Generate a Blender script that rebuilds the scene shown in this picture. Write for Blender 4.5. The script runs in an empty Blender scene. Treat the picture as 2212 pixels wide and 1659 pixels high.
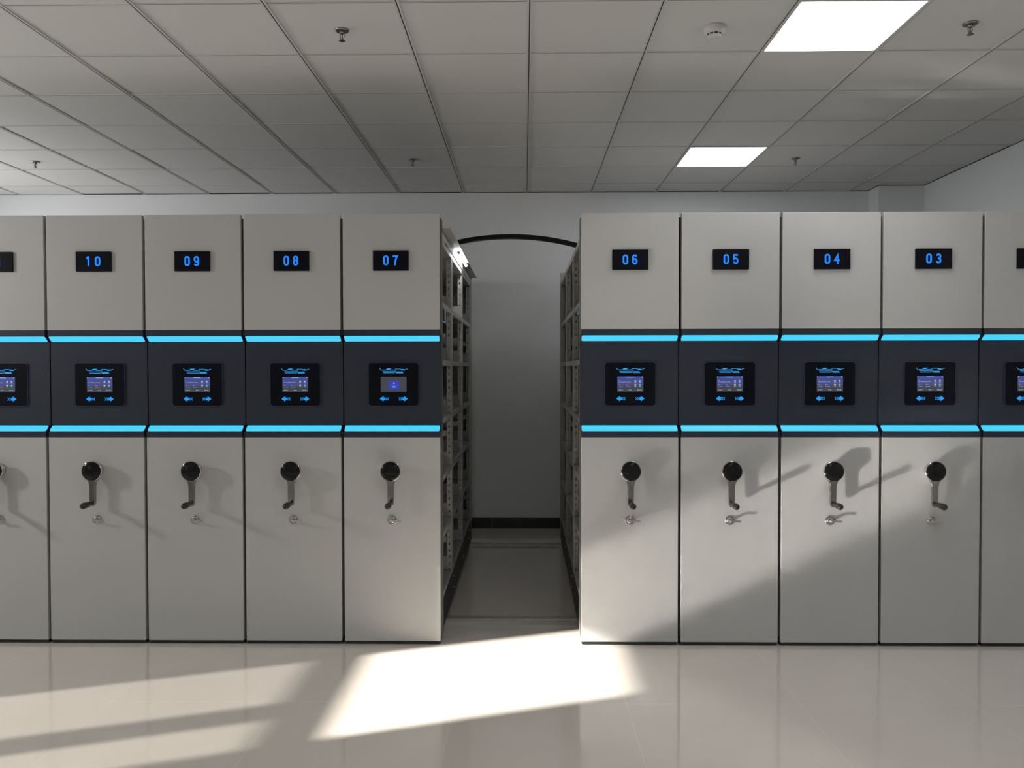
import bpy, math, random
from mathutils import Vector, Matrix

# ------------------------------------------------------------------ camera, world, sun, exposure
scene = bpy.context.scene
COL = scene.collection
cam_data = bpy.data.cameras.new('camera')
cam = bpy.data.objects.new('camera', cam_data)
COL.objects.link(cam)
cam_data.sensor_fit = 'HORIZONTAL'
cam_data.sensor_width = 36.0
cam_data.lens = 28.4037
cam_data.clip_start = 0.05
R_ = Vector((0.999886, 0.015056, -0.001376))
U_ = Vector((0.001073, 0.0201, 0.999797))
F_ = Vector((-0.015081, 0.999685, -0.020082))
cam.matrix_world = Matrix(((R_.x, U_.x, -F_.x, 0.0), (R_.y, U_.y, -F_.y, -4.38421),
                           (R_.z, U_.z, -F_.z, 1.51475), (0, 0, 0, 1)))
scene.camera = cam

vs = scene.view_settings
vs.view_transform = 'Standard'
vs.look = 'None'
vs.gamma = 1.0
vs.use_curve_mapping = False
vs.exposure = 0.0
scene.cycles.sample_clamp_indirect = 0.0
scene.cycles.blur_glossy = 0.0
scene.cycles.caustics_reflective = True
scene.cycles.use_guiding = True

world = bpy.data.worlds.new('sky')
scene.world = world
world.use_nodes = True
bg = world.node_tree.nodes['Background']
bg.inputs[0].default_value = (0.75, 0.87, 1.0, 1)
bg.inputs[1].default_value = 2.5

SUN_DIR = Vector((2.8, 1.0, -1.28)).normalized()      # low sun coming in through the left wall
sun_data = bpy.data.lights.new('sun', 'SUN')
sun = bpy.data.objects.new('sun', sun_data)
COL.objects.link(sun)
sun_data.energy = 20.5
sun_data.angle = math.radians(0.8)
sun_data.color = (1.0, 0.95, 0.88)
sun.location = (-9, -3, 5)
sun.rotation_euler = SUN_DIR.to_track_quat('-Z', 'Y').to_euler()


def area(name, loc, direction, sx, sy, power, color):
    d = bpy.data.lights.new(name, 'AREA')
    d.shape = 'RECTANGLE'
    d.size = sx
    d.size_y = sy
    d.energy = power
    d.color = color
    o = bpy.data.objects.new(name, d)
    COL.objects.link(o)
    o.location = loc
    o.rotation_euler = Vector(direction).to_track_quat('-Z', 'Z').to_euler()
    return o


# daylight of the windows (added area lamps standing in for it at the left wall)
area('daylight_rear_windows', (-5.32, -4.7, 1.85), (1, 0, 0), 1.8, 1.7, 1.0, (0.88, 0.94, 1.0))
area('daylight_blind_window', (-5.30, -1.35, 2.35), (1, 0.3, -0.3), 0.26, 0.26, 41, (1.0, 0.97, 0.92))
area('daylight_far_windows', (-5.32, 1.9, 2.1), (1, 0, 0.1), 1.3, 1.6, 30, (0.97, 0.98, 1.0))
LAMP_STRENGTH = 11.8

H = 3.156            # ceiling height
YB = 3.217           # back wall
YF = -6.6            # wall behind the camera
XL = -5.4            # left wall
XR = 3.615           # right wall

# ------------------------------------------------------------------ helpers


def tag(o, label=None, cat=None, group=None, kind=None):
    if label:
        o['label'] = label
    if cat:
        o['category'] = cat
    if group:
        o['group'] = group
    if kind:
        o['kind'] = kind
    return o


class MB:
    """collects faces of several materials and makes ONE mesh of them"""

    def __init__(self):
        self.v, self.f, self.m, self.s = [], [], [], []

    def face(self, pts, m=0, smooth=False):
        b = len(self.v)
        self.v += [tuple(p) for p in pts]
        self.f.append(tuple(range(b, b + len(pts))))
        self.m.append(m)
        self.s.append(smooth)

    def box(self, x0, x1, y0, y1, z0, z1, m=0):
        b = len(self.v)
        self.v += [(x0, y0, z0), (x1, y0, z0), (x1, y1, z0), (x0, y1, z0),
                   (x0, y0, z1), (x1, y0, z1), (x1, y1, z1), (x0, y1, z1)]
        for q in ((0, 3, 2, 1), (4, 5, 6, 7), (0, 1, 5, 4), (1, 2, 6, 5), (2, 3, 7, 6), (3, 0, 4, 7)):
            self.f.append(tuple(b + k for k in q))
            self.m.append(m)
            self.s.append(False)

    def prism_y(self, poly, y0, y1, m=0, smooth=False):
        """poly: (x, z) counter-clockwise seen from -Y"""
        n = len(poly)
        b = len(self.v)
        self.v += [(x, y0, z) for x, z in poly] + [(x, y1, z) for x, z in poly]
        self.f.append(tuple(b + k for k in range(n)))
        self.m.append(m); self.s.append(False)
        self.f.append(tuple(b + n + k for k in reversed(range(n))))
        self.m.append(m); self.s.append(False)
        for k in range(n):
            j = (k + 1) % n
            self.f.append((b + k, b + n + k, b + n + j, b + j))
            self.m.append(m); self.s.append(smooth)

    def prism_x(self, poly, x0, x1, m=0):
        """poly: (y, z)"""
        n = len(poly)
        b = len(self.v)
        self.v += [(x0, y, z) for y, z in poly] + [(x1, y, z) for y, z in poly]
        self.f.append(tuple(b + k for k in range(n)))
        self.m.append(m); self.s.append(False)
        self.f.append(tuple(b + n + k for k in reversed(range(n))))
        self.m.append(m); self.s.append(False)
        for k in range(n):
            j = (k + 1) % n
            self.f.append((b + k, b + n + k, b + n + j, b + j))
            self.m.append(m); self.s.append(False)

    def lathe(self, prof, centre, axis='Y', n=32, m=0, smooth=True, close=True):
        """prof: (radius, distance along the axis) from one end to the other"""
        cx, cy, cz = centre
        rings = []
        for r, t in prof:
            b = len(self.v)
            for k in range(n):
                a = 2 * math.pi * k / n
                c, s = r * math.cos(a), r * math.sin(a)
                if axis == 'Y':
                    self.v.append((cx + c, cy + t, cz + s))
                elif axis == 'Z':
                    self.v.append((cx + c, cy + s, cz + t))
                else:
                    self.v.append((cx + t, cy + c, cz + s))
            rings.append(b)
        for a, b in zip(rings, rings[1:]):
            for k in range(n):
                j = (k + 1) % n
                self.f.append((a + k, a + j, b + j, b + k))
                self.m.append(m); self.s.append(smooth)
        if close:
            self.f.append(tuple(rings[0] + k for k in reversed(range(n))))
            self.m.append(m); self.s.append(False)
            self.f.append(tuple(rings[-1] + k for k in range(n)))
            self.m.append(m); self.s.append(False)

    def tube(self, p0, p1, r, n=12, m=0):
        p0, p1 = Vector(p0), Vector(p1)
        d = (p1 - p0).normalized()
        a = d.orthogonal().normalized()
        c = d.cross(a)
        b = len(self.v)
        for p in (p0, p1):
            for k in range(n):
                t = 2 * math.pi * k / n
                self.v.append(tuple(p + a * (r * math.cos(t)) + c * (r * math.sin(t))))
        for k in range(n):
            j = (k + 1) % n
            self.f.append((b + k, b + j, b + n + j, b + n + k))
            self.m.append(m); self.s.append(True)
        self.f.append(tuple(b + k for k in reversed(range(n)))); self.m.append(m); self.s.append(False)
        self.f.append(tuple(b + n + k for k in range(n))); self.m.append(m); self.s.append(False)

    def ribbon(self, pts, w, y0, y1, m=0, closed=False):
        """a flat stroke of width w along (x, z) points, y0 (front) to y1 (back)"""
        n = len(pts)
        L, Rr = [], []
        for k in range(n):
            p = Vector(pts[k])
            a = Vector(pts[k - 1]) if (k > 0 or closed) else None
            c = Vector(pts[(k + 1) % n]) if (k < n - 1 or closed) else None
            d0 = (p - a).normalized() if a is not None else None
            d1 = (c - p).normalized() if c is not None else None
            if d0 is None:
                d0 = d1
            if d1 is None:
                d1 = d0
            n0, n1 = Vector((-d0.y, d0.x)), Vector((-d1.y, d1.x))
            mt = n0 + n1
            mt = mt.normalized() if mt.length > 1e-6 else n0
            q = (w / 2) / max(0.5, mt.dot(n0))
            L.append(p + mt * q)
            Rr.append(p - mt * q)
        segs = n if closed else n - 1
        for k in range(segs):
            j = (k + 1) % n
            quad = [Rr[k], Rr[j], L[j], L[k]]
            b = len(self.v)
            self.v += [(q.x, y0, q.y) for q in quad] + [(q.x, y1, q.y) for q in quad]
            for fc in ((0, 1, 2, 3), (7, 6, 5, 4), (0, 4, 5, 1), (1, 5, 6, 2), (2, 6, 7, 3), (3, 7, 4, 0)):
                self.f.append(tuple(b + t for t in fc))
                self.m.append(m); self.s.append(False)

    def mesh(self, name, mats, bevel=0):
        me = bpy.data.meshes.new(name)
        me.from_pydata(self.v, [], self.f)
        for mt in (mats if isinstance(mats, (list, tuple)) else [mats]):
            me.materials.append(mt)
        me.polygons.foreach_set('material_index', self.m)
        me.polygons.foreach_set('use_smooth', self.s)
        me.update()
        return me


def link(name, data, parent=None, loc=(0, 0, 0), bevel=0.0):
    o = bpy.data.objects.new(name, data)
    COL.objects.link(o)
    o.location = loc
    if parent is not None:
        o.parent = parent
    if bevel:
        b = o.modifiers.new('edge', 'BEVEL')
        b.width = bevel
        b.segments = 2
        b.limit_method = 'ANGLE'
    return o


def build(mb, name, mats, parent=None, loc=(0, 0, 0), bevel=0.0):
    return link(name, mb.mesh(name, mats), parent, loc, bevel)


def thing(name, label, cat, loc=(0, 0, 0), group=None):
    o = link(name, None, None, loc)
    return tag(o, label, cat, group)


def rrect(x0, x1, z0, z1, r, n=5):
    pts = []
    for cx, cz, a0 in ((x1 - r, z0 + r, -90), (x1 - r, z1 - r, 0), (x0 + r, z1 - r, 90), (x0 + r, z0 + r, 180)):
        for k in range(n + 1):
            a = math.radians(a0 + 90 * k / n)
            pts.append((cx + r * math.cos(a), cz + r * math.sin(a)))
    return pts


# ------------------------------------------------------------------ materials
def mat(name, color, rough=0.5, metal=0.0, bump=0.0, bscale=200.0, var=0.0, emit=None, estr=0.0, spec=0.5):
    m = bpy.data.materials.new(name)
    m.use_nodes = True
    nt = m.node_tree
    p = nt.nodes['Principled BSDF']
    p.inputs['Base Color'].default_value = (*color, 1)
    p.inputs['Roughness'].default_value = rough
    p.inputs['Metallic'].default_value = metal
    p.inputs['Specular IOR Level'].default_value = spec
    if bump or var:
        tc = nt.nodes.new('ShaderNodeTexCoord')
        nz = nt.nodes.new('ShaderNodeTexNoise')
        nz.inputs['Scale'].default_value = bscale
        nz.inputs['Detail'].default_value = 3
        nt.links.new(tc.outputs['Object'], nz.inputs['Vector'])
        if bump:
            b = nt.nodes.new('ShaderNodeBump')
            b.inputs['Strength'].default_value = bump
            b.inputs['Distance'].default_value = 0.001
            nt.links.new(nz.outputs['Fac'], b.inputs['Height'])
            nt.links.new(b.outputs['Normal'], p.inputs['Normal'])
        if var:
            mx = nt.nodes.new('ShaderNodeMix')
            mx.data_type = 'RGBA'
            mx.inputs[6].default_value = (*[c * (1 - var) for c in color], 1)
            mx.inputs[7].default_value = (*[min(1, c * (1 + var)) for c in color], 1)
            nt.links.new(nz.outputs['Fac'], mx.inputs[0])
            nt.links.new(mx.outputs[2], p.inputs['Base Color'])
    if emit is not None:
        p.inputs['Emission Color'].default_value = (*emit, 1)
        p.inputs['Emission Strength'].default_value = estr
    return m


def glow(name, color, strength):
    return mat(name, (0.01, 0.01, 0.012), 0.4, emit=color, estr=strength)


M = {}
M['wall'] = mat('white_wall_paint', (0.73, 0.74, 0.75), 0.75, bump=0.12, bscale=120, var=0.015)
M['tile'] = mat('mineral_ceiling_tile', (0.66, 0.65, 0.63), 0.9, bump=0.25, bscale=260, var=0.03)
M['grid'] = mat('white_ceiling_grid', (0.60, 0.59, 0.57), 0.85, spec=0.2)
M['groove_shadow'] = mat('black_groove_and_shadow_line', (0.015, 0.015, 0.014), 0.7)
M['paint'] = mat('light_grey_powder_coat', (0.465, 0.463, 0.450), 0.42, bump=0.10, bscale=700, var=0.012)
M['steel'] = mat('grey_shelf_steel', (0.34, 0.336, 0.32), 0.45, bump=0.06, bscale=500, var=0.015)
M['dark'] = mat('charcoal_control_panel', (0.024, 0.029, 0.042), 0.42, bump=0.05, bscale=900, var=0.04, spec=0.35)
M['rubber'] = mat('dark_rubber_seal', (0.11, 0.105, 0.095), 0.7)
M['black'] = mat('black_gloss_plastic', (0.005, 0.005, 0.005), 0.15, spec=0.28)
M['bezel'] = mat('black_glass_bezel', (0.003, 0.0035, 0.007), 0.4, spec=0.12)
M['rim'] = mat('blue_black_bezel_rim', (0.02, 0.024, 0.07), 0.4)
M['grip'] = mat('black_rubber_grip', (0.018, 0.016, 0.015), 0.4)
M['chrome'] = mat('polished_chrome', (0.62, 0.61, 0.59), 0.12, metal=1.0)
M['arm'] = mat('chrome_dark_reflection', (0.30, 0.285, 0.27), 0.10, metal=1.0)  # chrome with the dark room's reflection put into its colour
M['key'] = mat('nickel_key', (0.55, 0.53, 0.50), 0.22, metal=1.0)
M['skirt'] = mat('black_skirt_and_gap_shade', (0.012, 0.012, 0.011), 0.5, var=0.1, bscale=30)
M['bolt'] = mat('zinc_bolt', (0.8, 0.8, 0.8), 0.25, metal=1.0)
M['rail'] = mat('galvanised_rail', (0.62, 0.61, 0.59), 0.30, metal=0.8, var=0.1, bscale=20)
M['railbase'] = mat('grey_rail_ramp', (0.40, 0.385, 0.36), 0.40, var=0.05, bscale=40)
M['skirting'] = mat('black_skirting_tile', (0.008, 0.008, 0.009), 0.3, var=0.1, bscale=10)
M['cable'] = mat('black_cable_guard', (0.004, 0.004, 0.004), 0.7, spec=0.2)
M['strip'] = glow('cyan_light_strip', (0.055, 0.62, 1.0), 1.05)
M['digit'] = glow('blue_digit_glow', (0.0, 0.22, 1.0), 1.1)
M['arrow'] = glow('blue_arrow_glow', (0.0, 0.33, 0.95), 0.95)
M['circuit'] = glow('blue_circuit_glow', (0.02, 0.40, 0.95), 0.85)
M['scr_bg'] = glow('screen_blue_grey', (0.055, 0.07, 0.26), 0.85)
M['scr_grey'] = glow('screen_dark_grey', (0.042, 0.046, 0.06), 1.0)
M['scr_head'] = glow('screen_header_blue', (0.035, 0.09, 0.50), 0.9)
M['scr_text'] = glow('screen_pale_text', (0.42, 0.50, 0.72), 0.9)
M['scr_cyan'] = glow('screen_cyan_icon', (0.10, 0.55, 0.70), 0.9)
M['scr_yellow'] = glow('screen_yellow_icon', (0.60, 0.58, 0.25), 0.9)
M['scr_dialog'] = glow('screen_dialog_blue', (0.025, 0.035, 0.48), 1.0)
M['lamp'] = mat('led_diffuser', (0.9, 0.9, 0.9), 0.5, emit=(0.97, 0.98, 1.0), estr=LAMP_STRENGTH)
M['tube'] = mat('led_tube_glow', (0.9, 0.9, 0.9), 0.5, emit=(0.95, 0.98, 1.0), estr=34.0)
M['plastic'] = mat('white_plastic', (0.62, 0.61, 0.59), 0.4)
M['brass'] = mat('dull_chrome_sprinkler', (0.30, 0.28, 0.26), 0.3, metal=1.0)
M['bulb'] = mat('red_glass_bulb', (0.10, 0.035, 0.03), 0.1)
M['blueclip'] = mat('blue_clip_plastic', (0.03, 0.14, 0.42), 0.4)
M['alu'] = mat('white_window_frame', (0.7, 0.7, 0.7), 0.4)
M['outside'] = mat('dark_blind', (0.35, 0.34, 0.32), 0.8)


def film(name, t):
    m = bpy.data.materials.new(name)
    m.use_nodes = True
    nt = m.node_tree
    nt.nodes.remove(nt.nodes['Principled BSDF'])
    tr = nt.nodes.new('ShaderNodeBsdfTransparent')
    tr.inputs[0].default_value = (t, t, t, 1)
    nt.links.new(tr.outputs[0], nt.nodes['Material Output'].inputs['Surface'])
    return m


M['film'] = film('tinted_window_film', 0.23)
M['blackout'] = film('blackout_blind_cloth', 0.0)  # opaque pane added to keep the sun out of these windows


def floor_material():
    m = bpy.data.materials.new('polished_cream_floor_tile')
    m.use_nodes = True
    nt = m.node_tree
    N, Lk = nt.nodes, nt.links
    p = N['Principled BSDF']
    geo = N.new('ShaderNodeNewGeometry')
    sep = N.new('ShaderNodeSeparateXYZ')
    Lk.new(geo.outputs['Position'], sep.inputs[0])

    def math_(op, a, b=None):
        n = N.new('ShaderNodeMath')
        n.operation = op
        for i, v in enumerate((a, b)):
            if v is None:
                continue
            if isinstance(v, (int, float)):
                n.inputs[i].default_value = v
            else:
                Lk.new(v, n.inputs[i])
        return n.outputs[0]
    PT = 0.78
    lines = []
    for out, off in ((sep.outputs[0], -0.32), (sep.outputs[1], -0.765)):
        t = math_('DIVIDE', math_('SUBTRACT', out, off), PT)
        fr = math_('FRACT', t)
        d = math_('MINIMUM', fr, math_('SUBTRACT', 1.0, fr))
        lines.append(math_('LESS_THAN', d, 0.0012))
    grout = math_('MAXIMUM', lines[0], lines[1])
    n1 = N.new('ShaderNodeTexNoise')
    n1.inputs['Scale'].default_value = 1.6
    n1.inputs['Detail'].default_value = 6
    Lk.new(geo.outputs['Position'], n1.inputs['Vector'])
    cr = N.new('ShaderNodeValToRGB')
    cr.color_ramp.elements[0].position = 0.3
    cr.color_ramp.elements[0].color = (0.72, 0.66, 0.59, 1)
    cr.color_ramp.elements[1].position = 0.7
    cr.color_ramp.elements[1].color = (0.77, 0.71, 0.64, 1)
    Lk.new(n1.outputs['Fac'], cr.inputs[0])
    mx = N.new('ShaderNodeMix')
    mx.data_type = 'RGBA'
    Lk.new(grout, mx.inputs[0])
    Lk.new(cr.outputs[0], mx.inputs[6])
    mx.inputs[7].default_value = (0.87, 0.82, 0.75, 1)
    Lk.new(mx.outputs[2], p.inputs['Base Color'])
    r = math_('ADD', math_('MULTIPLY', grout, 0.1), 0.15)
    Lk.new(r, p.inputs['Roughness'])
    p.inputs['IOR'].default_value = 1.8
    p.inputs['Coat Weight'].default_value = 0.9
    p.inputs['Coat Roughness'].default_value = 0.03
    p.inputs['Coat IOR'].default_value = 1.45
    return m


M['floor'] = floor_material()

# ------------------------------------------------------------------ the room
mb = MB()
mb.box(XL, XR, YF, YB, -0.12, 0.0)
tag(build(mb, 'floor', M['floor']), 'polished cream tile floor of the archive room', 'floor', kind='structure')

mb = MB()
mb.box(XL - 0.2, XR + 0.2, YB, YB + 0.2, -0.12, H + 0.3)
tag(build(mb, 'wall_back', M['wall']), 'plain white back wall behind the shelving', 'wall', kind='structure')
mb = MB()
mb.box(XR, XR + 0.2, YF, YB, -0.12, H + 0.3)
tag(build(mb, 'wall_right', M['wall']), 'plain white wall on the right side of the room', 'wall', kind='structure')
mb = MB()
mb.box(XL - 0.2, XR + 0.2, YF - 0.2, YF, -0.12, H + 0.3)
tag(build(mb, 'wall_front', M['wall']), 'plain white wall behind the camera', 'wall', kind='structure')
mb = MB()
mb.box(3.205, XR, 3.0, YB, 0, H + 0.1)
tag(build(mb, 'wall_pillar', M['wall']), 'square white pillar in the back right corner', 'pillar', kind='structure')

# left wall: window openings (never in view) let the sun in
WINS = [  # y0, y1, z0, z1
    (-5.6, -4.95, 0.9, 2.75),
    (-2.80, -1.79, 0.30, 2.75),
    (-1.72, -0.75, 2.05, 3.08),
    (1.0, 2.8, 1.3, 2.9),
]
mb = MB()
y = YF
for y0, y1, z0, z1 in WINS:
    mb.box(XL - 0.12, XL, y, y0, -0.12, H + 0.3)
    mb.box(XL - 0.12, XL, y0, y1, -0.12, z0)
    mb.box(XL - 0.12, XL, y0, y1, z1, H + 0.3)
    y = y1
mb.box(XL - 0.12, XL, y, YB, -0.12, H + 0.3)
tag(build(mb, 'wall_left', M['wall']), 'white wall with the windows on the left', 'wall', kind='structure')

for k, (y0, y1, z0, z1) in enumerate(WINS):
    mb = MB()
    xa, xb = XL - 0.09, XL - 0.03
    t = 0.015
    mb.box(xa, xb, y0, y0 + t, z0, z1)
    mb.box(xa, xb, y1 - t, y1, z0, z1)
    mb.box(xa, xb, y0 + t, y1 - t, z0, z0 + t)
    mb.box(xa, xb, y0 + t, y1 - t, z1 - t, z1)
    if k == 1:
        mb.box(xa, xb, y0 + t, y1 - t, 2.0, 2.11)            # transom
        mb.box(xa, xb, -2.50, -2.34, z0 + t, 2.0)            # mullion
    w = build(mb, 'window_%d' % (k + 1), M['alu'])
    tag(w, ('wide clear window behind the camera', 'tall window with a clear top pane and tinted lower panes',
            'high window with a sheer blind beside the tall one', 'far left window beside the shelving')[k],
        'window', kind='structure')
    if k:
        mb = MB()
        xm = XL - 0.06
        top = 2.0 if k == 1 else z1
        mb.face([(xm, y0, z0), (xm, y1, z0), (xm, y1, top), (xm, y0, top)])
        build(mb, 'window_pane', M['film'] if k == 1 else M['blackout'], w)

# ceiling: lay-in tiles on a grid, every tile sitting a touch crooked
random.seed(7)
LIGHT_CELLS = [(2, -1), (2, 3), (2, -5), (2, -9)]            # cell (i, j): its low corner at X0 + .6 i, Y0 + .6 j
X0, Y0 = 0.027, -0.128
mb = MB()
mb.box(XL - 0.2, XR + 0.2, YF - 0.2, YB + 0.2, H + 0.12, H + 0.3, 0)
for i in range(-10, 6):
    for j in range(-12, 6):
        if (i, j) in LIGHT_CELLS:
            continue
        x0, x1 = max(X0 + 0.6 * i + 0.004, XL), min(X0 + 0.6 * (i + 1) - 0.004, XR)
        y0, y1 = max(Y0 + 0.6 * j + 0.003, YF), min(Y0 + 0.6 * (j + 1) - 0.003, YB)
        if x1 - x0 < 0.02 or y1 - y0 < 0.02:
            continue
        c = [H + 0.004 + random.uniform(-0.0022, 0.0022) for _ in range(3)]
        z = [c[0], c[1], c[1] + c[2] - c[0], c[2]]
        mb.face([(x0, y0, z[0]), (x0, y1, z[3]), (x1, y1, z[2]), (x1, y0, z[1])], 0)
for i in range(-9, 6):                                         # main runners with a black reveal
    x = X0 + 0.6 * i
    mb.box(x - 0.013, x - 0.0028, YF, YB, H - 0.001, H + 0.012, 1)
    mb.box(x + 0.0028, x + 0.013, YF, YB, H - 0.001, H + 0.012, 1)
    mb.box(x - 0.0028, x + 0.0028, YF, YB, H - 0.0004, H + 0.012, 2)
for j in range(-11, 6):                                        # cross tees
    yy = Y0 + 0.6 * j
    for i in range(-10, 6):
        xa, xb = max(X0 + 0.6 * i + 0.013, XL), min(X0 + 0.6 * (i + 1) - 0.013, XR)
        if xb - xa < 0.01:
            continue
        mb.box(xa, xb, yy - 0.008, yy - 0.002, H + 0.0005, H + 0.010, 1)
        mb.box(xa, xb, yy + 0.002, yy + 0.008, H + 0.0005, H + 0.010, 1)
        mb.box(xa, xb, yy - 0.002, yy + 0.002, H + 0.0010, H + 0.010, 2)  # dark strip painted in for the shadow line between tiles
for (xa, xb, ya, yb) in ((XL, XR, YB - 0.004, YB), (XR - 0.002, XR, YF, YB), (XL, XL + 0.006, YF, YB), (XL, XR, YF, YF + 0.006),
                         (3.202, 3.205, 3.0, YB), (3.202, XR, 2.997, 3.0)):
    mb.box(xa, xb, ya, yb, H - 0.0015, H + 0.012, 2)  # black strips painted in for the shadow gap along walls and pillar
tag(build(mb, 'ceiling', [M['tile'], M['grid'], M['groove_shadow']]), 'white lay-in tile ceiling on a thin dark-lined grid', 'ceiling', kind='structure')

# black skirting along the back wall
mb = MB()
x = -5.903
while x < 3.2:                                                 # 0.8 m tiles with thin joints
    xa, xb = max(x, XL), min(x + 0.8, 3.2)
    if xb - xa > 0.01:
        mb.box(xa + 0.0008, xb - 0.0008, YB - 0.012, YB, 0, 0.1)
    x += 0.8
tag(build(mb, 'baseboard_back', M['skirting']), 'black tile skirting along the back wall', 'baseboard', kind='structure')

# ------------------------------------------------------------------ ceiling fittings
CL_LABEL = {(2, -1): 'square white LED ceiling panel at the top of the picture, the larger of the two',
            (2, 3): 'square white LED ceiling panel further back, near the back wall',
            (2, -5): 'square white LED ceiling panel just behind the camera',
            (2, -9): 'square white LED ceiling panel farthest behind the camera'}
mf = MB()
a, b = 0.298, 0.282
for (x0, x1, y0, y1) in ((-a, a, -a, -b), (-a, a, b, a), (-a, -b, -b, b), (b, a, -b, b)):
    mf.box(x0, x1, y0, y1, -0.004, 0.02)
mesh_frame = mf.mesh('frame', M['grid'])
mf = MB()
mf.box(-b, b, -b, b, 0.0, 0.015)
mesh_diff = mf.mesh('diffuser', M['lamp'])
for (i, j) in LIGHT_CELLS:
    t = thing('ceiling_light', CL_LABEL[(i, j)], 'ceiling light', (X0 + 0.6 * i + 0.3, Y0 + 0.6 * j + 0.3, H), 'square LED panels in the ceiling')
    link('frame', mesh_frame, t)
    link('diffuser', mesh_diff, t)

# sprinklers hanging from the ceiling
mb = MB()
mb.lathe([(0.034, 0.004), (0.034, 0.0), (0.030, -0.004), (0.019, -0.0055), (0.017, -0.002), (0.012, -0.002)], (0, 0, 0), 'Z', 28, close=False)
sp_plate = mb.mesh('escutcheon', M['brass'])
mb = MB()
mb.lathe([(0.012, 0.002), (0.012, -0.012), (0.008, -0.016), (0.004, -0.016)], (0, 0, 0), 'Z', 16)
for s in (-1, 1):
    mb.tube((s * 0.0085, 0, -0.012), (s * 0.0105, 0, -0.026), 0.0022, 8)
    mb.tube((s * 0.0105, 0, -0.026), (s * 0.004, 0, -0.043), 0.0022, 8)
mb.lathe([(0.005, -0.040), (0.006, -0.048)], (0, 0, 0), 'Z', 12)
sp_frame = mb.mesh('yoke', M['brass'])
mb = MB()
mb.lathe([(0.0025, -0.016), (0.003, -0.028), (0.002, -0.041)], (0, 0, 0), 'Z', 10)
sp_bulb = mb.mesh('glass_bulb', M['bulb'])
mb = MB()
n = 16
top = []
for k in range(2 * n):
    r = 0.0165 if k % 2 == 0 else 0.0125
    a = math.pi * k / n
    top.append((r * math.cos(a), r * math.sin(a)))
mb.face([(x, y, -0.0475) for x, y in top])
mb.face([(x, y, -0.0495) for x, y in reversed(top)])
for k in range(2 * n):
    j = (k + 1) % (2 * n)
    mb.face([(*top[j], -0.0475), (*top[k], -0.0475), (*top[k], -0.0495), (*top[j], -0.0495)])
sp_defl = mb.mesh('deflector', M['brass'])
for (x, y, lab) in ((-0.885, -0.43, 'chrome sprinkler head near the top centre-left, nearest on its column of tiles'),
                    (2.137, -0.45, 'chrome sprinkler head beside the larger LED panel, in the top right corner'),
                    (-3.886, 2.02, 'small sprinkler head far at the left edge on the bright tiles'),
                    (-0.878, 2.01, 'small sprinkler head on the dim tiles above the cabinet numbered 07'),
                    (2.134, 2.03, 'small sprinkler head just beside the far LED panel')):
    t = thing('fire_sprinkler', lab, 'sprinkler', (x, y, H), 'sprinkler heads in the ceiling')
    link('escutcheon', sp_plate, t)
    link('yoke', sp_frame, t)
    link('glass_bulb', sp_bulb, t)
    link('deflector', sp_defl, t)

# smoke detector
t = thing('smoke_detector', 'round white smoke detector on a ceiling tile left of the larger LED panel', 'smoke detector', (0.921, -0.435, H))
mb = MB()
mb.lathe([(0.050, 0.004), (0.051, -0.004), (0.049, -0.018), (0.046, -0.026), (0.040, -0.030)], (0, 0, 0), 'Z', 40)
build(mb, 'base', M['plastic'], t)
mb = MB()
mb.lathe([(0.040, -0.029), (0.036, -0.033), (0.034, -0.042), (0.029, -0.050), (0.015, -0.053)], (0, 0, 0), 'Z', 40)
for k in range(10):                                            # dark inlet slots
    a0, a1 = 2 * math.pi * (k + 0.14) / 10, 2 * math.pi * (k + 0.86) / 10
    q = []
    for s in range(5):
        a = a0 + (a1 - a0) * s / 4
        q.append((math.cos(a), math.sin(a)))
    for s in range(4):
        (c0, s0), (c1, s1) = q[s], q[s + 1]
        r0, r1 = 0.0365, 0.0352
        mb.face([(r0 * c0, r0 * s0, -0.0335), (r0 * c1, r0 * s1, -0.0335), (r1 * c1, r1 * s1, -0.0405), (r1 * c0, r1 * s0, -0.0405)], 1)
build(mb, 'sensor_head', [M['plastic'], M['groove_shadow']], t)

# ------------------------------------------------------------------ floor rails under the shelving
for (yc, lab) in ((0.42, 'front steel floor rail crossing the open aisle under the shelving'),
                  (2.44, 'rear steel floor rail crossing the open aisle near the back wall')):
    t = thing('floor_rail', lab, 'rail', (0, yc, 0), 'floor rails of the mobile shelving')
    x0, x1 = -4.35, 3.55
    mb = MB()
    mb.prism_x([(-0.075, 0.0), (-0.045, 0.014), (0.045, 0.014), (0.075, 0.0)][::-1], x0, x1)
    build(mb, 'ramp', M['railbase'], t)
    mb = MB()
    for dy in (-0.026, 0.0, 0.026):
        mb.box(x0, x1, dy - 0.007, dy + 0.007, 0.014, 0.021 if dy else 0.025)
    build(mb, 'track', M['rail'], t)

# ------------------------------------------------------------------ the mobile shelving cabinets
PITCH, HALF = 0.541, 0.2628
DEPTH = 2.62
LEVELS = [0.206, 0.548, 0.876, 1.206, 1.537, 1.866, 2.206]
POST_Y = [0.06, 0.74, 1.60, 2.45]
RC = 0.038                                                    # recess of the control band

ME = {}
# front faces
mb = MB()
mb.box(-HALF, HALF, 0.0, 0.028, 1.723, 2.35)
ME['upper_panel'] = mb.mesh('upper_panel', M['paint'])
mb = MB()
mb.box(-HALF, HALF, 0.0, 0.028, 0.02, 1.137)
ME['lower_panel'] = mb.mesh('lower_panel', M['paint'])
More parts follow.
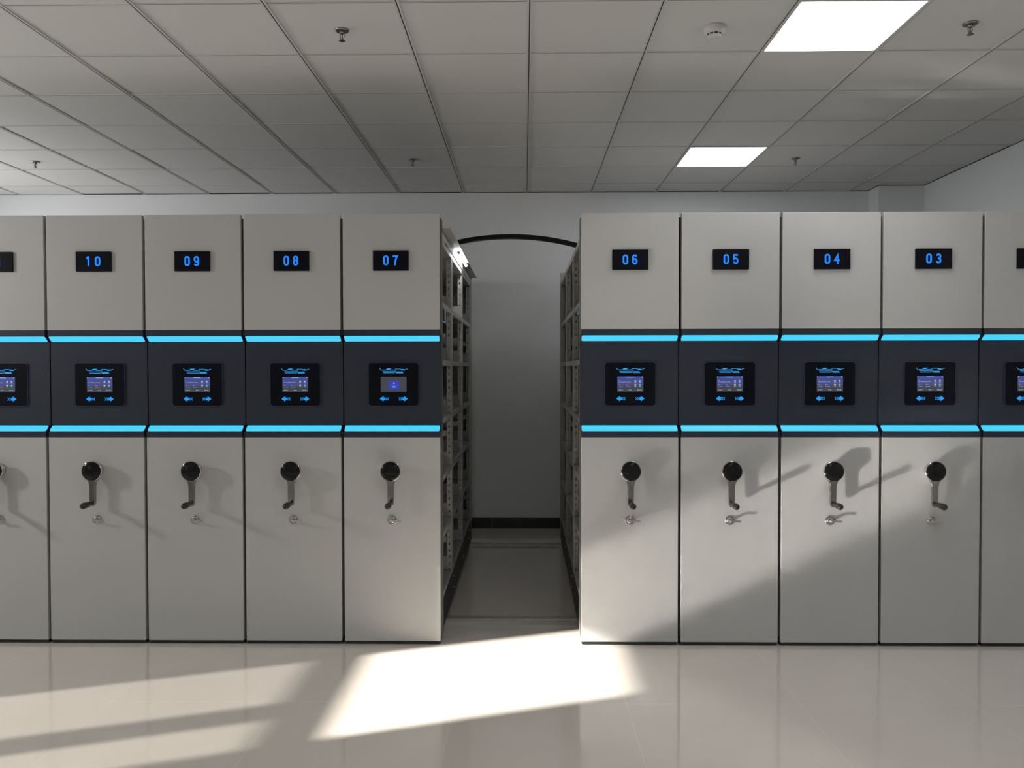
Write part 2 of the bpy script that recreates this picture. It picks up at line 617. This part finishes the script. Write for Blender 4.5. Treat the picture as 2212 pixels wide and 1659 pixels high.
# charcoal band between: flush lips at top and bottom, sloped sides for the light strips, recessed middle
mb = MB()
prof = [(0.002, 1.723), (0.002, 1.692), (RC, 1.660), (RC, 1.199), (0.002, 1.167), (0.002, 1.137), (0.075, 1.137), (0.075, 1.723)]
mb.prism_x(prof, -HALF + 0.001, HALF - 0.001)
mb.box(-HALF - 0.0045, HALF + 0.0045, RC + 0.0005, 0.074, 1.199, 1.660)
ME['control_panel'] = mb.mesh('control_panel', M['dark'])
for nm, (ya, za, yb, zb) in {'u': (0.002, 1.6915, RC, 1.6605), 'd': (RC, 1.1985, 0.002, 1.1675)}.items():
    # a thin glowing bar lying on the slope, its outer corners rounded
    mb = MB()
    d = Vector((yb - ya, zb - za)).normalized()
    nrm = Vector((-d.y, d.x))
    if nrm.x > 0:
        nrm = -nrm
    e0, e1 = 0.003, 0.003
    w = HALF - 0.003
    a = Vector((ya, za)) + d * e0
    c = Vector((yb, zb)) - d * e1
    L = (c - a).length
    outline = rrect(-w, w, 0, L, 0.007, 4)
    pts0 = [(x, a.x + d.x * s, a.y + d.y * s) for x, s in outline]
    pts1 = [(x, p + nrm.x * 0.003, q + nrm.y * 0.003) for x, p, q in pts0]
    if nm == 'u':
        pts0.reverse(); pts1.reverse()
    else:
        pts0.reverse(); pts1.reverse()
    k = len(pts0)
    mb.face(pts1)
    mb.face(pts0[::-1])
    for s in range(k):
        j = (s + 1) % k
        mb.face([pts0[s], pts0[j], pts1[j], pts1[s]])
    ME['strip_' + nm] = mb.mesh('light_strip', M['strip'])

# touch panel, drawn in its own units (1 unit = U metres) around its centre
U = 0.0002137


def P(x, z):
    return ((x - 747) * U, (822 - z) * U)


TZ = 1.425
mb = MB()
yf = RC - 0.006
mb.prism_y(rrect(-0.1405, 0.1405, -0.1205, 0.1205, 0.016), yf, RC + 0.002, 1)
mb.prism_y(rrect(-0.1365, 0.1365, -0.1165, 0.1165, 0.014), yf - 0.001, RC + 0.001, 0)
ME['touch_panel'] = mb.mesh('touch_panel', [M['bezel'], M['rim']])
yf -= 0.0012


def poly(mb, pts, m=0, y0=None, t=0.0008):
    q = [P(x, z) for x, z in pts]
    ar = sum(q[k][0] * q[(k + 1) % len(q)][1] - q[(k + 1) % len(q)][0] * q[k][1] for k in range(len(q)))
    if ar < 0:
        q.reverse()
    y0 = yf - t if y0 is None else y0
    mb.prism_y(q, y0, y0 + t, m)


def rect(mb, x0, x1, z0, z1, m=0, lift=0.0):
    poly(mb, [(x0, z0), (x1, z0), (x1, z1), (x0, z1)], m, yf - 0.0008 - lift)


def line(mb, pts, w, m=0):
    q = [P(x, z) for x, z in pts]
    mb.ribbon(q, w * U, yf - 0.0008, yf, m)


mb = MB()
line(mb, [(390, 408), (430, 458), (548, 458), (580, 420), (690, 420)], 11)
poly(mb, [(578, 424), (672, 424), (648, 452), (556, 452)])
line(mb, [(655, 458), (770, 458), (802, 428), (922, 428), (954, 458), (1042, 458), (1066, 430), (1112, 430)], 11)
poly(mb, [(940, 432), (1012, 432), (1040, 454), (962, 454)])
line(mb, [(472, 492), (785, 492)], 12)
line(mb, [(485, 525), (782, 525)], 14)
line(mb, [(818, 456), (786, 491), (812, 524)], 10)
for k in range(8):
    x = 812 + 21 * k
    poly(mb, [(x, 492), (x + 15, 492), (x + 33, 530), (x + 17, 530)])
line(mb, [(815, 531), (1000, 531)], 9)
ME['emblem'] = mb.mesh('circuit_emblem', M['circuit'])


def arrow(mirror):
    mb = MB()
    f = (lambda x: 1494 - x + 8) if mirror else (lambda x: x)
    # head and tail as convex pieces
    poly(mb, [(f(390), 1192), (f(490), 1122), (f(482), 1160), (f(482), 1226), (f(490), 1264)])
    poly(mb, [(f(480), 1160), (f(548), 1158), (f(520), 1192), (f(480), 1192)])
    poly(mb, [(f(480), 1192), (f(520), 1192), (f(548), 1230), (f(480), 1228)])
    line(mb, [(f(578), 1158), (f(548), 1193), (f(578), 1232)], 14)
    line(mb, [(f(622), 1158), (f(592), 1193), (f(622), 1232)], 14)
    return mb.mesh('arrow_button', M['arrow'])


ME['arrow_l'] = arrow(False)
ME['arrow_r'] = arrow(True)

SCR = [M['scr_bg'], M['scr_head'], M['scr_text'], M['scr_cyan'], M['scr_yellow'], M['scr_grey'], M['scr_dialog']]
mb = MB()
rect(mb, 418, 1080, 630, 860, 0)
rect(mb, 418, 1080, 860, 1015, 5)
rect(mb, 470, 1045, 630, 668, 1, 0.0003)
poly(mb, [(630, 630), (860, 630), (835, 672), (655, 672)], 1, yf - 0.0013)
rect(mb, 655, 840, 640, 655, 2, 0.0007)
for c in ((438, 646), (1047, 646)):
    poly(mb, [(c[0] + 13 * math.cos(k * math.pi / 4), c[1] + 13 * math.sin(k * math.pi / 4)) for k in range(8)], 2, yf - 0.0015)
random.seed(3)


def words_row(x0, x1, z, h, m=2):
    x = x0
    while x < x1:
        w = random.uniform(8, 26)
        rect(mb, x, min(x + w, x1), z - h / 2, z + h / 2, m, 0.0004)
        x += w + random.uniform(6, 20)


words_row(452, 485, 730, 11)
words_row(452, 765, 772, 12)
words_row(462, 500, 842, 13)
words_row(640, 690, 842, 15)
words_row(458, 560, 888, 9)
words_row(640, 760, 888, 13)
words_row(455, 555, 973, 18)
words_row(710, 790, 973, 18)
words_row(925, 1042, 973, 18)
for (cx, cz, m) in ((876, 747, 2), (992, 747, 2), (876, 842, 4), (992, 842, 3)):
    poly(mb, rrect(cx - 22, cx + 22, cz - 20, cz + 20, 12, 3), m, yf - 0.0014)
    rect(mb, cx - 28, cx + 28, cz + 32, cz + 41, 2, 0.0004)
ME['screen'] = mb.mesh('screen', SCR)
mb = MB()
rect(mb, 418, 1080, 630, 1015, 5)
rect(mb, 620, 895, 740, 945, 6, 0.0004)
poly(mb, [(757 + 22 * math.cos(k * math.pi / 5), 795 + 22 * math.sin(k * math.pi / 5)) for k in range(10)], 3, yf - 0.0018)
words_row(665, 850, 843, 8)
poly(mb, rrect(705, 810, 872, 902, 13, 3), 3, yf - 0.0018)
ME['screen_dialog'] = mb.mesh('screen', SCR)

# number plate and digits
mb = MB()
mb.prism_y(rrect(-0.0965, 0.0965, 2.042, 2.150, 0.002, 2), -0.010, 0.001)
ME['plate'] = mb.mesh('number_plate', M['bezel'])


def arc(cx, cz, rx, rz, a0, a1, n=10):
    return [(cx + rx * math.cos(math.radians(a0 + (a1 - a0) * k / n)), cz + rz * math.sin(math.radians(a0 + (a1 - a0) * k / n))) for k in range(n + 1)]


W_, H_ = 0.0105, 0.0225                                        # half-width and half-height of a digit's centre line
DIG = {
    '0': [([*arc(0, H_ - W_, W_, W_, 0, 180), *arc(0, -H_ + W_, W_, W_, 180, 360)], True)],
    '1': [([(-0.010, 0.0135), (0.0, H_ + 0.003)], False), ([(0.0005, H_ + 0.0045), (0.0005, -H_ - 0.0045)], False)],
    '2': [([*arc(0, H_ - W_, W_, W_, 165, -25), (-W_, -H_), (W_ + 0.003, -H_)], False)],
    '3': [([*arc(0, 0.0118, W_ - 0.0005, 0.0107, 160, -80, 12)], False), ([*arc(0, -0.0112, W_, 0.0113, 80, -160, 12)], False), ([(-0.003, 0.0006), (0.003, 0.0006)], False)],
    '4': [([(0.0045, -H_ - 0.0045), (0.0045, H_ + 0.001), (-W_ - 0.001, -0.0085), (W_ + 0.004, -0.0085)], False)],
    '5': [([(W_ + 0.001, H_), (-W_ + 0.0015, H_), (-W_ + 0.0005, 0.001), *arc(0, -0.009, W_, 0.0135, 110, -160, 12)], False)],
    '6': [([*arc(0, -0.0095, W_, 0.013, 0, 360, 18)], False), ([(-W_, -0.0095), (-W_, H_ - W_), *arc(0, H_ - W_, W_, W_, 170, 20)], False)],
    '7': [([(-W_ - 0.003, H_), (W_, H_), (0.003, 0.004), (-0.002, -H_ - 0.0045)], False)],
    '8': [([*arc(0, 0.0115, W_ - 0.001, 0.011, 0, 360, 16)], False), ([*arc(0, -0.0108, W_, 0.0117, 0, 360, 16)], False)],
    '9': [([*arc(0, 0.0095, W_, 0.013, 0, 360, 18)], False), ([(W_, 0.0095), (W_, -H_ + W_), *arc(0, -H_ + W_, W_, W_, -10, -160)], False)],
}


def digit_mesh(ch):
    mb = MB()
    for pts, closed in DIG[ch]:
        mb.ribbon([(x, 2.097 + z) for x, z in pts], 0.0088, -0.0112, -0.0098, 0, closed)
    return mb.mesh('digit', M['digit'])


DIGM = {ch: digit_mesh(ch) for ch in DIG}


# crank handle
KZ = 0.958
mb = MB()
mb.lathe([(0.040, 0.002), (0.040, -0.012), (0.034, -0.016), (0.034, -0.030), (0.053, -0.036), (0.0555, -0.042), (0.0555, -0.052), (0.0535, -0.0545), (0.040, -0.0545)], (0, 0, KZ), 'Y', 48)
ME['hub'] = mb.mesh('hub', M['chrome'])
mb = MB()
mb.lathe([(0.0525, -0.053), (0.0525, -0.057), (0.050, -0.0605), (0.042, -0.0645), (0.030, -0.0672), (0.016, -0.0688), (0.004, -0.0692)], (0, 0, KZ), 'Y', 48)
ME['knob_cap'] = mb.mesh('knob_cap', M['black'])
mb = MB()
half = [(0.044, KZ - 0.030), (0.031, KZ - 0.046), (0.021, KZ - 0.062), (0.0175, KZ - 0.080), (0.0165, KZ - 0.16), (0.0160, KZ - 0.178), (0.011, KZ - 0.189), (0.004, KZ - 0.193)]
outl = [(-x, z) for x, z in half] + [(x, z) for x, z in reversed(half)]
mb.prism_y(outl, -0.050, -0.034)
ME['arm'] = mb.mesh('arm', M['arm'])
mb = MB()
GZ = KZ - 0.175
mb.lathe([(0.010, -0.048), (0.0115, -0.056), (0.0105, -0.062), (0.0125, -0.075), (0.0155, -0.105), (0.0172, -0.130), (0.0165, -0.143), (0.0125, -0.151), (0.005, -0.1545)], (0, 0, GZ), 'Y', 28)
ME['grip'] = mb.mesh('grip', M['grip'])

# lock with a key in it
LZ = 0.686
mb = MB()
mb.lathe([(0.0265, 0.001), (0.0265, -0.0025), (0.0250, -0.004), (0.0215, -0.004), (0.0205, -0.0012), (0.0188, -0.0012), (0.0180, -0.006), (0.0165, -0.008), (0.010, -0.008)], (0, 0, LZ), 'Y', 36)
ME['lock'] = mb.mesh('lock', M['key'])
mb = MB()
mb.lathe([(0.0085, -0.007), (0.0085, -0.022), (0.0062, -0.024), (0.0062, -0.034), (0.004, -0.036)], (0, 0, LZ), 'Y', 20)
mb.prism_y([(0.000, LZ - 0.0035), (0.030, LZ - 0.0055), (0.050, LZ - 0.006), (0.054, LZ - 0.002), (0.054, LZ + 0.002), (0.048, LZ + 0.005), (0.000, LZ + 0.0055)], -0.033, -0.029)
ME['key'] = mb.mesh('key', M['key'])

# body seals, base, rear panel, top
mb = MB()
mb.box(HALF - 0.003, HALF + 0.0055, 0.030, 0.070, 0.04, 1.165)
mb.box(HALF - 0.003, HALF + 0.0055, 0.030, 0.070, 1.695, 2.33)
mb.box(HALF - 0.003, HALF + 0.0055, 0.074, 0.112, 0.04, 2.33)
mb.box(HALF - 0.003, HALF + 0.002, 0.070, 0.0745, 0.04, 2.33, 0)
ME['seal_r'] = mb.mesh('seal_strip', M['rubber'])
mb = MB()
mb.box(-HALF - 0.0035, -HALF + 0.003, 0.030, 0.070, 0.04, 1.165)
mb.box(-HALF - 0.0035, -HALF + 0.003, 0.030, 0.070, 1.695, 2.33)
mb.box(-HALF - 0.0035, -HALF + 0.003, 0.074, 0.112, 0.04, 2.33)
mb.box(-HALF - 0.001, -HALF + 0.003, 0.070, 0.074, 0.04, 2.33)
ME['seal_l'] = mb.mesh('seal_strip', M['rubber'])
mb = MB()
mb.box(-HALF + 0.003, HALF - 0.003, 0.113, DEPTH - 0.03, 0.035, 0.205, 0)
mb.box(-HALF + 0.004, HALF - 0.004, 0.010, 0.113, 0.003, 0.0195, 0)  # dark strip added for the shade in the gap under the panel
for s in (-1, 1):
    for yb in (0.82, 1.67, 2.3):
        for zb in (0.088, 0.168):
            mb.lathe([(0.006, -0.002), (0.006, 0.003), (0.003, 0.005)] if s > 0 else [(0.006, 0.002), (0.006, -0.003), (0.003, -0.005)],
                     (s * (HALF - 0.003), yb + (0.03 if zb < 0.1 else 0), zb), 'X', 10, 1)
ME['base'] = mb.mesh('base', [M['skirt'], M['bolt']])
mb = MB()
mb.box(-HALF, HALF, DEPTH - 0.03, DEPTH, 0.03, 2.33)
mb.box(HALF - 0.01, HALF + 0.0055, DEPTH - 0.10, DEPTH - 0.031, 0.21, 2.30)
ME['rear_panel'] = mb.mesh('rear_panel', M['steel'])
S0, S1 = 0.115, DEPTH - 0.105


mb = MB()
mb.box(-HALF + 0.003, HALF - 0.003, 0.076, 0.112, 0.035, 2.34)
ME['front_frame'] = mb.mesh('front_frame', M['steel'])


def post_mesh(side):
    """a C-shaped perforated upright: face towards the aisle, web with real slots towards the front"""
    mb = MB()
    fx = HALF - 0.002
    mb.box(fx - 0.003, fx, 0.0, 0.085, 0.205, 2.206)                 # face to the aisle
    mb.box(fx - 0.032, fx - 0.029, 0.002, 0.085, 0.205, 2.206)       # inner return
    x0, x1 = fx - 0.029, fx - 0.003
    pitch, hw, hh = 0.0416, 0.008, 0.016
    xc = (x0 + x1) / 2 - 0.001
    z = 0.205
    while z < 2.206 - 1e-6:
        zt = min(z + pitch, 2.206)
        zc = (z + zt) / 2
        a0, a1 = xc - hw / 2, xc + hw / 2
        b0, b1 = zc - hh / 2, zc + hh / 2
        for (p0, p1, q0, q1) in ((x0, x1, z, b0), (x0, x1, b1, zt), (x0, a0, b0, b1), (a1, x1, b0, b1)):
            mb.face([(p0, 0.002, q0), (p1, 0.002, q0), (p1, 0.002, q1), (p0, 0.002, q1)])
        z = zt
    if side < 0:
        mb.v = [(-x, y, z) for x, y, z in mb.v]
        mb.f = [tuple(reversed(f)) for f in mb.f]
    return mb.mesh('post', M['steel'])


ME['post_r'] = post_mesh(1)
ME['post_l'] = post_mesh(-1)
# one shelf per bay and level; lips turned down along both aisles
for b, (ya, yb) in enumerate(((S0, POST_Y[1]), (POST_Y[1] + 0.086, POST_Y[2]), (POST_Y[2] + 0.086, POST_Y[3]))):
    mb = MB()
    e = HALF - 0.004
    mb.box(-e, e, ya, yb, 0.018, 0.022)
    for s in (-1, 1):
        xa, xb = sorted((s * e, s * (e - 0.018)))
        mb.box(xa, xb, ya, yb, -0.008, 0.018)
    ME['shelf_%d' % b] = mb.mesh('shelf', M['steel'])
# side baffle between the uprights over each shelf, and loose cross bars
mb = MB()
mb.box(-HALF + 0.034, HALF - 0.034, 0.006, 0.010, 0.022, 0.105)
ME['baffle'] = mb.mesh('side_baffle', M['steel'])
mb = MB()
mb.box(-HALF + 0.034, HALF - 0.034, 0.012, 0.030, 0, 0.035)
ME['brace'] = mb.mesh('side_brace', M['steel'])
mb = MB()
e = HALF - 0.002
mb.box(-e, e, 0.115, DEPTH - 0.031, 2.207, 2.240)
ME['top_cover'] = mb.mesh('top_cover', M['steel'])
# plain carcass of the cabinets whose sides are shut in by their neighbours
mb = MB()
e = HALF - 0.006
mb.box(-e, e, 0.113, DEPTH - 0.031, 0.206, 0.228)
for s in (-1, 1):
    xa, xb = sorted((s * e, s * (e - 0.002)))
    for zl in LEVELS[1:]:
        mb.box(xa, xb, 0.113, DEPTH - 0.031, zl - 0.006, zl + 0.022)
    for yp in POST_Y[1:]:
        mb.box(xa, xb, yp, yp + 0.085, 0.206, 2.206)
for zl in LEVELS[1:]:
    mb.box(-e + 0.003, e - 0.003, 0.113, DEPTH - 0.031, zl + 0.016, zl + 0.020)
mb.box(-0.004, 0.004, 0.113, DEPTH - 0.031, 0.228, 2.2)
ME['carcass'] = mb.mesh('carcass', M['steel'])


def cabinet(num, xc, label, aisle=None, dialog=False):
    t = thing('mobile_shelving_cabinet', label, 'cabinet', (xc, 0, 0), 'row of numbered mobile shelving cabinets')
    link('upper_panel', ME['upper_panel'], t, bevel=0.002)
    link('lower_panel', ME['lower_panel'], t, bevel=0.002)
    cp = link('control_panel', ME['control_panel'], t)
    tag(cp, 'charcoal recessed control band')
    tag(link('light_strip', ME['strip_u'], t), 'upper glowing cyan light strip')
    tag(link('light_strip', ME['strip_d'], t), 'lower glowing cyan light strip')
    tp = link('touch_panel', ME['touch_panel'], t, (0.006, 0, TZ))
    tag(tp, 'black glass touch panel')
    link('screen', ME['screen_dialog' if dialog else 'screen'], tp)
    link('circuit_emblem', ME['emblem'], tp)
    link('arrow_button', ME['arrow_l'], tp)
    link('arrow_button', ME['arrow_r'], tp)
    pl = link('number_plate', ME['plate'], t)
    tag(pl, 'black number display reading %s' % num)
    for k, c in enumerate(num):
        link('digit', DIGM[c], pl, ((k - 0.5) * 0.0505 - 0.001, 0, 0))
    ch = link('crank_handle', ME['hub'], t)
    tag(ch, 'black and chrome crank handle')
    link('knob_cap', ME['knob_cap'], ch)
    link('arm', ME['arm'], ch, bevel=0.004)
    link('grip', ME['grip'], ch)
    lk = link('lock', ME['lock'], t)
    tag(lk, 'round nickel lock')
    link('key', ME['key'], lk)
    link('seal_strip', ME['seal_r'], t)
    link('seal_strip', ME['seal_l'], t)
    link('front_frame', ME['front_frame'], t)
    link('base', ME['base'], t)
    link('rear_panel', ME['rear_panel'], t)
    if aisle is None:
        link('carcass', ME['carcass'], t)
        link('top_cover', ME['top_cover'], t)
        return t
    for k, yp in enumerate(POST_Y):
        if k:
            link('post', ME['post_r'], t, (0, yp, 0))
            link('post', ME['post_l'], t, (0, yp, 0))
            for zl in LEVELS[:-1]:
                link('side_baffle', ME['baffle'], t, (0, yp, zl))
            for zl in (0.40, 1.08, 1.70):
                link('side_brace', ME['brace'], t, (0, yp, zl))
    for zl in LEVELS[:-1]:
        for b in range(3):
            link('shelf', ME['shelf_%d' % b], t, (0, 0, zl))
    link('top_cover', ME['top_cover'], t)
    # small blue label clip hooked on a shelf edge
    mb = MB()
    s = 1 if aisle == 'right' else -1
    x0 = s * (HALF - 0.001)
    xa, xb = sorted((x0, x0 - s * 0.020))
    z0 = 1.775 if aisle == 'right' else 1.822
    mb.box(xa, xb, 0.395, 0.40, z0, z0 + 0.024, 0)
    xa, xb = sorted((x0 - s * 0.004, x0 - s * 0.008))
    mb.box(xa, xb, 0.18, 0.395, z0 + 0.004, z0 + 0.010, 1)
    mb.box(xa, xb, 0.375, 0.395, z0 + 0.010, (LEVELS[5] - 0.006), 1)
    tag(build(mb, 'label_clip', [M['blueclip'], M['plastic']], t), 'blue label clip')
    return t


LEFT = [('07', 'light grey shelving cabinet numbered 07 on its plate, left of the open aisle'),
        ('08', 'light grey shelving cabinet numbered 08 on its plate, between 07 and 09'),
        ('09', 'light grey shelving cabinet numbered 09 on its plate, between 08 and 10'),
        ('10', 'light grey shelving cabinet numbered 10 on its plate, next to 09'),
        ('11', 'light grey shelving cabinet cut off by the left edge, left of number 10'),
        ('12', 'light grey shelving cabinet numbered 12, at the left end of the row')]
RIGHT = [('06', 'light grey shelving cabinet numbered 06 on the right side of the open aisle'),
         ('05', 'light grey shelving cabinet numbered 05 on its plate, between 06 and 04'),
         ('04', 'light grey shelving cabinet numbered 04 on its plate, between 05 and 03'),
         ('03', 'light grey shelving cabinet numbered 03 on its plate, next to 04'),
         ('02', 'light grey shelving cabinet cut off by the right edge, right of number 03'),
         ('01', 'light grey shelving cabinet numbered 01, at the end of the row by the right wall')]
cab = {}
for k, (num, lab) in enumerate(LEFT):
    cab[num] = cabinet(num, -0.7215 - PITCH * k, lab, 'right' if num == '07' else None, num == '07')
for k, (num, lab) in enumerate(RIGHT):
    cab[num] = cabinet(num, 0.5725 + PITCH * k, lab, 'left' if num == '06' else None)

# lit canopy along the top of cabinet 07
t = cab['07']
xo = t.location.x
mb = MB()
xa, xb, za, zb = -0.4555 - xo, -0.408 - xo, 2.2405, 2.291
y0, y1 = 0.114, DEPTH - 0.001
mb.box(xa - 0.0012, xa, y0, y1, za, zb)                        # upright back sheet
mb.box(xa - 0.0012, xb, y0, y1, zb, zb + 0.0012)               # top sheet over the aisle
mb.box(xb - 0.0012, xb, y0, y1, zb - 0.005, zb)                # turned-down edge
can = tag(build(mb, 'light_canopy', M['paint'], t), 'folded canopy above the shelves')
mb = MB()
mx, mz = -0.428 - xo, 2.268
mb.tube((mx, 0.93, mz), (mx, 1.58, mz), 0.0085, 14, 0)
mb.tube((mx, 0.90, mz), (mx, 0.93, mz), 0.0095, 14, 1)
mb.tube((mx, 1.58, mz), (mx, 1.60, mz), 0.0095, 14, 1)
mb.tube((mx - 0.003, 0.905, mz), (mx - 0.012, 0.88, mz + 0.004), 0.0015, 8, 1)
tag(build(mb, 'led_tube', [M['tube'], M['plastic']], can), 'lit LED tube under the canopy')

# black cable guard arching over the aisle between 07 and 06
mb = MB()
pts = []
for k in range(25):
    u = k / 24
    x = -0.52 + 1.06 * u
    pts.append((x, 2.378 - 0.305 * (x + 0.093) ** 2 + 0.0))
pts = [(-0.56, 2.243)] + pts + [(0.58, 2.243)]
mb.ribbon(pts, 0.026, 0.93, 0.98)
tag(build(mb, 'cable_guard', M['cable']), 'black cable guard arching over the open aisle between two cabinets', 'cable guard')
